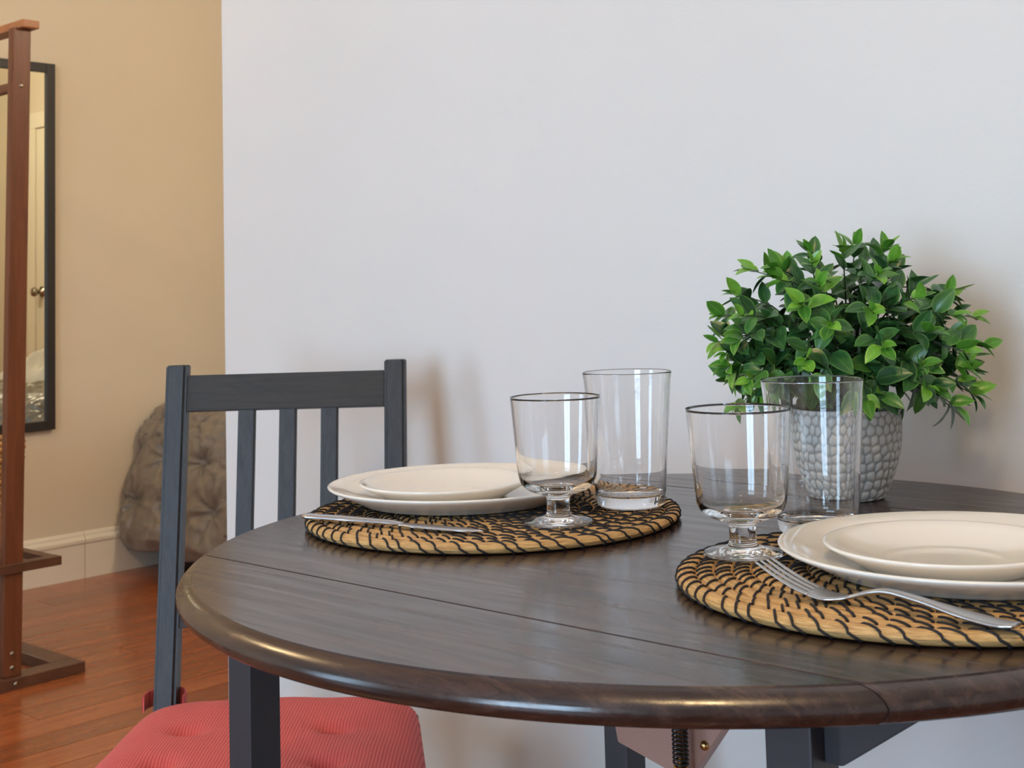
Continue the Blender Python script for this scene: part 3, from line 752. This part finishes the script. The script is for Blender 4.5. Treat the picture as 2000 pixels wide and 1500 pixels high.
bk = empty('wicker_basket', TN(-3.66, 1.682, 0.3065), RZ, 'golden wicker basket on the lower shelf of the clothes rack', 'basket')
def sq_loop(hx, hy, z, r, ph):
    pts = []; n = 72
    for k in range(n+1):
        a = 2*PI*k/n; c, s_ = math.cos(a), math.sin(a)
        x = math.copysign(abs(c)**0.35, c)*hx; y = math.copysign(abs(s_)**0.35, s_)*hy
        w_ = 0.004*math.sin(a*26+ph); q = Vector((x, y, 0)).normalized()
        pts.append((x+q.x*w_, y+q.y*w_, z))
    return tube_me('woven_strand', pts, r, 6)
for k in range(20):
    link('woven_strand', sq_loop(0.20+0.0008*k, 0.128+0.0006*k, 0.0085+0.0142*k, 0.0082, PI*(k % 2)), m_wicker, bk)
link('basket_floor', box_me('basket_floor', -0.19, 0.19, -0.12, 0.12, 0.001, 0.010, 0.002), m_wicker, bk)

# ------------------------------------------------------------------ mirror
mr = empty('wall_mirror', TN(TL+0.001, 2.057, 0.5225), RZ, 'tall wall mirror in a thin black frame on the beige wall', 'mirror')
HM, HWm, fw_ = 1.270, 0.307, 0.032
link('mirror_glass', box_me('mirror_glass', 0.004, 0.012, -HWm+fw_-0.004, HWm-fw_+0.004, fw_-0.004, HM-fw_+0.004), m_mirror, mr)
for nm, y0, y1, z0, z1 in (('frame_stile', -HWm, -HWm+fw_, 0, HM), ('frame_stile', HWm-fw_, HWm, 0, HM), ('frame_rail', -HWm+fw_, HWm-fw_, 0, fw_), ('frame_rail', -HWm+fw_, HWm-fw_, HM-fw_, HM)):
    link(nm, box_me(nm, 0.0, 0.022, y0, y1, z0, z1, 0.002), m_mframe, mr)

# ------------------------------------------------------------------ bed with pin-tucked comforter
bed = empty('bed', TN(-3.20, 3.22, 0), RZ, 'bed pushed against the beige wall beyond the white wall end', 'bed')
link('bed_base', box_me('bed_base', -1.06, 1.0, -0.42, 0.66, 0.02, 0.24, 0.01), m_dark, bed)
link('mattress', box_me('mattress', -1.07, 1.02, -0.44, 0.68, 0.24, 0.47, 0.05, 4), m_grey, bed)
def comforter():
    """cover drawn over the top and hanging down the side facing the dining room, gathered at tuck points"""
    vs = []; fs = []; NU, NV = 230, 130
    tucks = []
    for r_ in range(8):
        for c_ in range(-1, 11): tucks.append((0.225*c_+(0.1125 if r_ % 2 else 0)+0.06, 0.175*r_+0.20))
    for j in range(NV+1):
        v = 0.84*j/NV                      # length along the drape: 0 hem
        for i in range(NU+1):
            u = -1.10+2.16*i/NU; uu = u+1.10
            if v < 0.46:                   # hanging side
                y = -0.50-0.085*math.sin(min(1, (0.46-v)/0.46)*PI*0.5); z = 0.075+v*0.865; nx, ny, nz = 0, -1, 0.15
            elif v < 0.72:                 # roll over the edge
                a = (v-0.46)/0.26*PI/2; y = -0.50+0.20*(1-math.cos(a)); z = 0.075+0.428-0.03+0.092*math.sin(a); nx, ny, nz = 0, -math.cos(a), math.sin(a)
            else: y = -0.30+(v-0.72)*1.1; z = 0.075+0.428+0.062; nx, ny, nz = 0, 0, 1
            best = 9; bt = None
            for tx, ty in tucks:
                if abs(tx-uu) < 0.2 and abs(ty-v) < 0.2:
                    d = math.hypot(tx-uu, ty-v)
                    if d < best: best = d; bt = (tx, ty)
            h = 0.0
            if bt:
                an = math.atan2(v-bt[1], uu-bt[0])
                h = 0.030*(1-math.exp(-(best/0.045)**1.4)); h += 0.010*(math.cos(an*7+bt[0]*7)+0.6*math.cos(an*13+bt[1]*9))*math.exp(-best/0.075)*min(1, best/0.02)
            h += 0.014*noise.noise(Vector((uu*11, v*11, 0.5)))+0.007*(1-abs(noise.noise(Vector((uu*30, v*16, 2.5))))*2.2)
            hem = 1 if v > 0.05 else v/0.05
            zz = z+nz*h
            if v < 0.12: zz += 0.02*noise.noise(Vector((uu*7, 2.2, 0)))
            # the corner against the wall is rounded
            xx = u; 
            vs.append((xx+0.01*noise.noise(Vector((uu*8, v*8, 7))), y+ny*h*hem, zz))
    for j in range(NV):
        for i in range(NU): q = j*(NU+1)+i; fs.append((q, q+1, q+NU+2, q+NU+1))
    me = mesh('comforter', vs, fs)
    return me
cf = link('comforter', comforter(), m_satin, None, TN(-3.20, 3.22, 0), RZ)
sol = cf.modifiers.new('thickness', 'SOLIDIFY'); sol.thickness = 0.012; sol.offset = -1
tag(cf, 'taupe satin pin-tucked comforter hanging down the side of the bed', 'comforter')
def heap(name, mat_, x0, x1, y0, y1, z, hgt, seed, label, cat):
    vs = []; fs = []; N = 70
    for j in range(N+1):
        for i in range(N+1):
            u, v = i/N, j/N; x = x0+(x1-x0)*u; y = y0+(y1-y0)*v
            e = (1-abs(2*u-1)**4)*(1-abs(2*v-1)**4)
            p = Vector((x*4.2, y*4.2, seed)); r = 1-abs(noise.noise(p))*2; r2 = 1-abs(noise.noise(p*2.1))*2
            vs.append((x, y, z+max(0.0, e)**0.5*(hgt*(0.62+0.28*r)+0.03*r2)))
    for j in range(N):
        for i in range(N): q = j*(N+1)+i; fs.append((q, q+1, q+N+2, q+N+1))
    o = link(name, mesh(name, vs, fs), mat_, None, TN(-3.20, 3.22, 0), RZ); tag(o, label, cat); return o
heap('duvet', m_white, 0.05, 0.98, -0.12, 0.62, 0.472, 0.29, 4.4, 'rumpled cream duvet on the bed, seen in the wall mirror', 'duvet')
heap('blanket', m_grey, -0.98, 0.03, -0.12, 0.60, 0.472, 0.19, 9.1, 'grey blanket on the bed, seen in the wall mirror', 'blanket')
